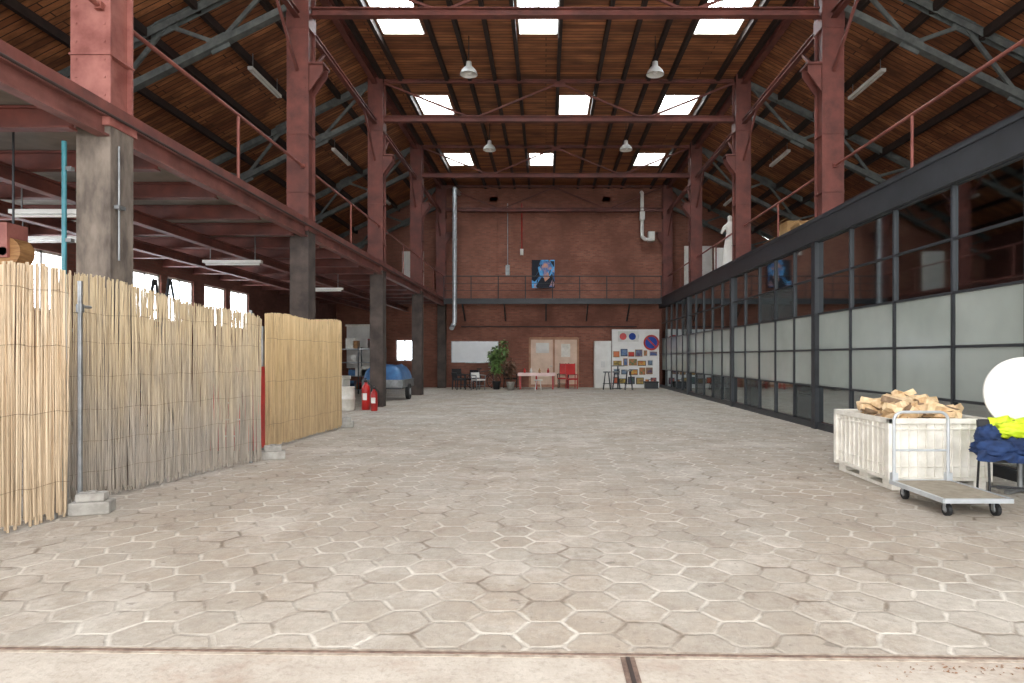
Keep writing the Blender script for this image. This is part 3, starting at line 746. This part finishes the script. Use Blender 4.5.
for x,y,s_,h in ((6.6,16.2,.6,.5),(6.7,17.2,.7,.75),(6.6,18.0,.5,.4)):
    b=B('cardboard_box'); z=4.34; b.bb(x-s_/2,x+s_/2,y-s_/2,y+s_/2,z,z+h,card); b.bb(x-.03,x+.03,y-s_/2-.003,y+s_/2+.003,z,z+h+.003,wood)
    b.box((x-s_/2-.08,y,z+h+.03),(.2,s_,.01),card,(0,-.5,0)); b.box((x+s_/2+.08,y,z+h+.03),(.2,s_,.01),card,(0,.5,0)); b.done()
def panel(x0,x1,y,z,h):
    b=B('leaning_panel'); b.bb(x0,x1,y,y+.05,z,z+h,white)
    for x in (x0,x1): b.bb(x-.03,x+.03,y-.01,y+.06,z,z+h,whitep)
    b.done()
panel(6.3,7.5,29.0,4.33,2.2); panel(6.4,7.6,24.2,4.33,1.3); panel(-6.4,-5.5,28.6,4.32,1.9)
b=B('stacked_timber')
for k in range(14): b.box((-6.6+R.uniform(-.3,.3),15+R.uniform(-.1,.1),4.36+.06*k),(.14,3.2,.05),wood)
b.done()

# ---------- pallet box with firewood
b=B('plastic_pallet_box'); x0,x1,y0,y1=3.87,4.97,7.2,8.5; zb,zt=.12,.8
b.bb(x0,x1,y0,y1,zb,zb+.05,whitep)
for a in ((x0,x0+.03,y0,y1),(x1-.03,x1,y0,y1),(x0,x1,y0,y0+.03),(x0,x1,y1-.03,y1)): b.bb(*a,zb,zt,whitep)
def ring(z,h,e):
    b.bb(x0-e,x1+e,y0-e,y0+.01,z,z+h,whitep); b.bb(x0-e,x1+e,y1-.01,y1+e,z,z+h,whitep); b.bb(x0-e,x0+.01,y0-e,y1+e,z,z+h,whitep); b.bb(x1-.01,x1+e,y0-e,y1+e,z,z+h,whitep)
ring(.75,.06,.035); ring(.68,.02,.02); ring(.11,.04,.03); ring(.26,.015,.015)
for k in range(12):
    x=x0+.02+(x1-x0-.04)*k/11
    for y in (y0-.009,y1+.009): b.bb(x-.008,x+.008,y-.01,y+.01,zb,.76,whitep)
    y=y0+.02+(y1-y0-.04)*k/11
    for x in (x0-.009,x1+.009): b.bb(x-.01,x+.01,y-.008,y+.008,zb,.76,whitep)
for (x,y) in ((x0,y0),(x1,y0),(x0,y1),(x1,y1)): b.bb(x-.035,x+.035,y-.035,y+.035,.1,.78,whitep)
for x in (x0+.09,(x0+x1)/2,x1-.09):
    b.bb(x-.07,x+.07,y0,y1,0,.04,whitep)
    for y in (y0+.1,(y0+y1)/2,y1-.1): b.bb(x-.07,x+.07,y-.1,y+.1,.04,.12,whitep)
b.done(bevel=.005)
fw=M('firewood_split',(236,210,170),(200,166,122),rough=.8,scale=9); fb=M('firewood_bark',(158,134,108),(120,98,76),rough=.9,scale=14,bmp=.4)
b=B('firewood_pile')
for k in range(190):
    L=R.uniform(.22,.36); cx=R.uniform(x0+.2,x1-.2); cy=R.uniform(y0+.2,y1-.2)
    e=min((cx-x0),(x1-cx))/.45; e2=min(cy-y0,y1-cy)/.5
    top=.80+.22*min(1,e)*min(1,e2)
    cz=R.uniform(.6,top+.03)
    yaw=R.uniform(-3.14,3.14); pit=R.uniform(-.4,.4)
    d=Vector((math.cos(yaw)*math.cos(pit),math.sin(yaw)*math.cos(pit),math.sin(pit)))
    s_=d.cross(Vector((0,0,1))).normalized(); u=s_.cross(d)
    ro=R.uniform(0,6.28); n=R.choice((3,4,5)); rad=R.uniform(.045,.08); c=Vector((cx,cy,cz)); ring_=[]
    for i in range(n):
        a=ro+6.283*i/n+R.uniform(-.25,.25); ring_.append((math.cos(a)*rad*R.uniform(.8,1.2),math.sin(a)*rad*R.uniform(.7,1.1)))
    vs=[c-d*L/2+s_*p+u*q_ for p,q_ in ring_]+[c+d*L/2+s_*p*.9+u*q_*.95 for p,q_ in ring_]
    b.add(vs,[tuple(range(n)),tuple(range(n,2*n))]+[(i,(i+1)%n,n+(i+1)%n,n+i) for i in range(1,n)],fw); b.add(vs,[(0,1,n+1,n)],fb)
b.done()
# ---------- platform trolley
ali=M('trolley_frame',(196,200,202),(172,176,178),rough=.35,metal=.3); deck=M('trolley_deck',(160,150,132),(138,128,112),rough=.8,scale=10)
b=B('platform_trolley'); x0,x1,y0,y1=3.70,4.34,5.95,6.88; z=.17
b.bb(x0,x1,y0,y1,z-.025,z,ali); b.bb(x0+.03,x1-.03,y0+.03,y1-.03,z,z+.010,deck)
for a in ((x0-.012,x0+.02,y0,y1),(x1-.02,x1+.012,y0,y1),(x0,x1,y0-.012,y0+.02),(x0,x1,y1-.02,y1+.012)): b.bb(*a,z-.03,z+.012,ali)
hx0,hx1,hy=x0+.03,x1-.03,y1-.02
pts=[(hx0,hy,z),(hx0,hy,.82)]
for k in range(1,5): a=k*math.pi/8; pts.append((hx0+.09*(1-math.cos(a)),hy,.82+.09*math.sin(a)))
for k in range(0,5): a=math.pi/2-k*math.pi/8; pts.append((hx1-.09*(1-math.cos(a)),hy,.82+.09*math.sin(a)))
pts.append((hx1,hy,z)); b.tube(pts,.016,ali,10)
b.cyl((hx0,hy,.5),(hx1,hy,.5),.012,ali)
for x in (hx0,hx1): b.bb(x-.03,x+.03,hy-.03,hy+.03,z,z+.09,ali)
for x in (x0+.09,x1-.09):
    for y in (y0+.1,y1-.12):
        b.cyl((x-.018,y,.06),(x+.018,y,.06),.06,black,16); b.cyl((x-.02,y,.06),(x+.02,y,.06),.03,grey,12)
        for s_ in (-1,1): b.bb(x+s_*.026-.003,x+s_*.026+.003,y-.02,y+.02,.05,.13,galv)
        b.bb(x-.035,x+.035,y-.04,y+.04,.13,.145,galv)
b.done()
# ---------- chair with jackets
root=bpy.data.objects.new('black_chair',None); sc.collection.objects.link(root); root.location=(4.76,6.58,0); root.rotation_euler=(0,0,-.4)
b=B('frame')
for dx in (-.22,.22):
    b.tube([(dx,-.28,0),(dx,-.22,.44),(dx,.2,.44)],.012,black); b.tube([(dx,.3,0),(dx,.2,.44),(dx,.27,.82)],.012,black)
b.tube([(-.22,.27,.82),(.22,.27,.82)],.012,black); b.cyl((-.22,-.25,.2),(.22,-.25,.2),.01,black)
b.box((0,0,.455),(.44,.44,.03),black); b.box((0,.25,.7),(.42,.02,.24),black,(-.18,0,0)); o=b.done(); o.parent=root
b=B('blue_jacket'); jb=M('jacket_navy',(34,60,104),(22,40,74),rough=.85,scale=7)
b.sheet([(-.02,.3,.72),(-.02,.22,.72),(-.02,.12,.56),(-.05,-.05,.53),(-.08,-.24,.53),(-.1,-.3,.46)],.4,.5,jb,2,.03,22,seed=3)
def wr(f,o): return lambda q_:1+.3*noise.noise(q_*f+Vector((o,0,0)))+.14*noise.noise(q_*f*3+Vector((0,o,0)))
b.ball((-.14,-.08,.55),(.2,.18,.1),jb,36,24,wr(3.5,1)); b.ball((.06,.02,.56),(.17,.16,.11),jb,36,24,wr(4,5)); b.ball((-.16,.1,.66),(.12,.14,.12),jb,32,20,wr(4,9)); o=b.done(); o.parent=root
b=B('hi_vis_vest'); yv=M('hi_vis_yellow',(218,236,50),(184,210,24),rough=.6,scale=6)
b.sheet([(.08,.36,.5),(.08,.34,.84),(.08,.25,.86),(.06,.17,.74),(.04,.1,.64)],.42,.36,yv,2,.025,20,seed=8)
b.ball((.08,.12,.73),(.19,.12,.09),yv,36,24,wr(3.7,2)); o=b.done(); o.parent=root
b=B('flip_top_round_table'); x,y,z=5.22,6.98,1.1
nrm=Vector((-.25,-1,.12)).normalized(); c=Vector((x,y,z))
b.cyl(c-nrm*.015,c+nrm*.015,.40,white,48); b.cyl(c-nrm*.1,c-nrm*.015,.05,grey,12)
bx=c-nrm*.1; b.cyl((bx.x,bx.y,.03),(bx.x,bx.y,1.12),.03,grey,14)
for k in range(4): a=k*math.pi/2+.4; b.beam((bx.x,bx.y,.04),(bx.x+.24*math.cos(a),bx.y+.24*math.sin(a),.02),.05,.035,grey)
b.done()

cd=bpy.data.cameras.new('cam'); cd.lens=22.5; cd.sensor_width=36; cd.shift_x=-34/1024; cd.shift_y=15.5/1024; cd.clip_start=.05; cd.clip_end=200
co=bpy.data.objects.new('camera',cd); sc.collection.objects.link(co); co.location=(0,0,1.5); co.rotation_euler=(math.pi/2,0,0); sc.camera=co
w=bpy.data.worlds.new('world'); sc.world=w; w.use_nodes=True
bg=w.node_tree.nodes['Background']; bg.inputs[0].default_value=(.97,.98,1,1); bg.inputs[1].default_value=5.3
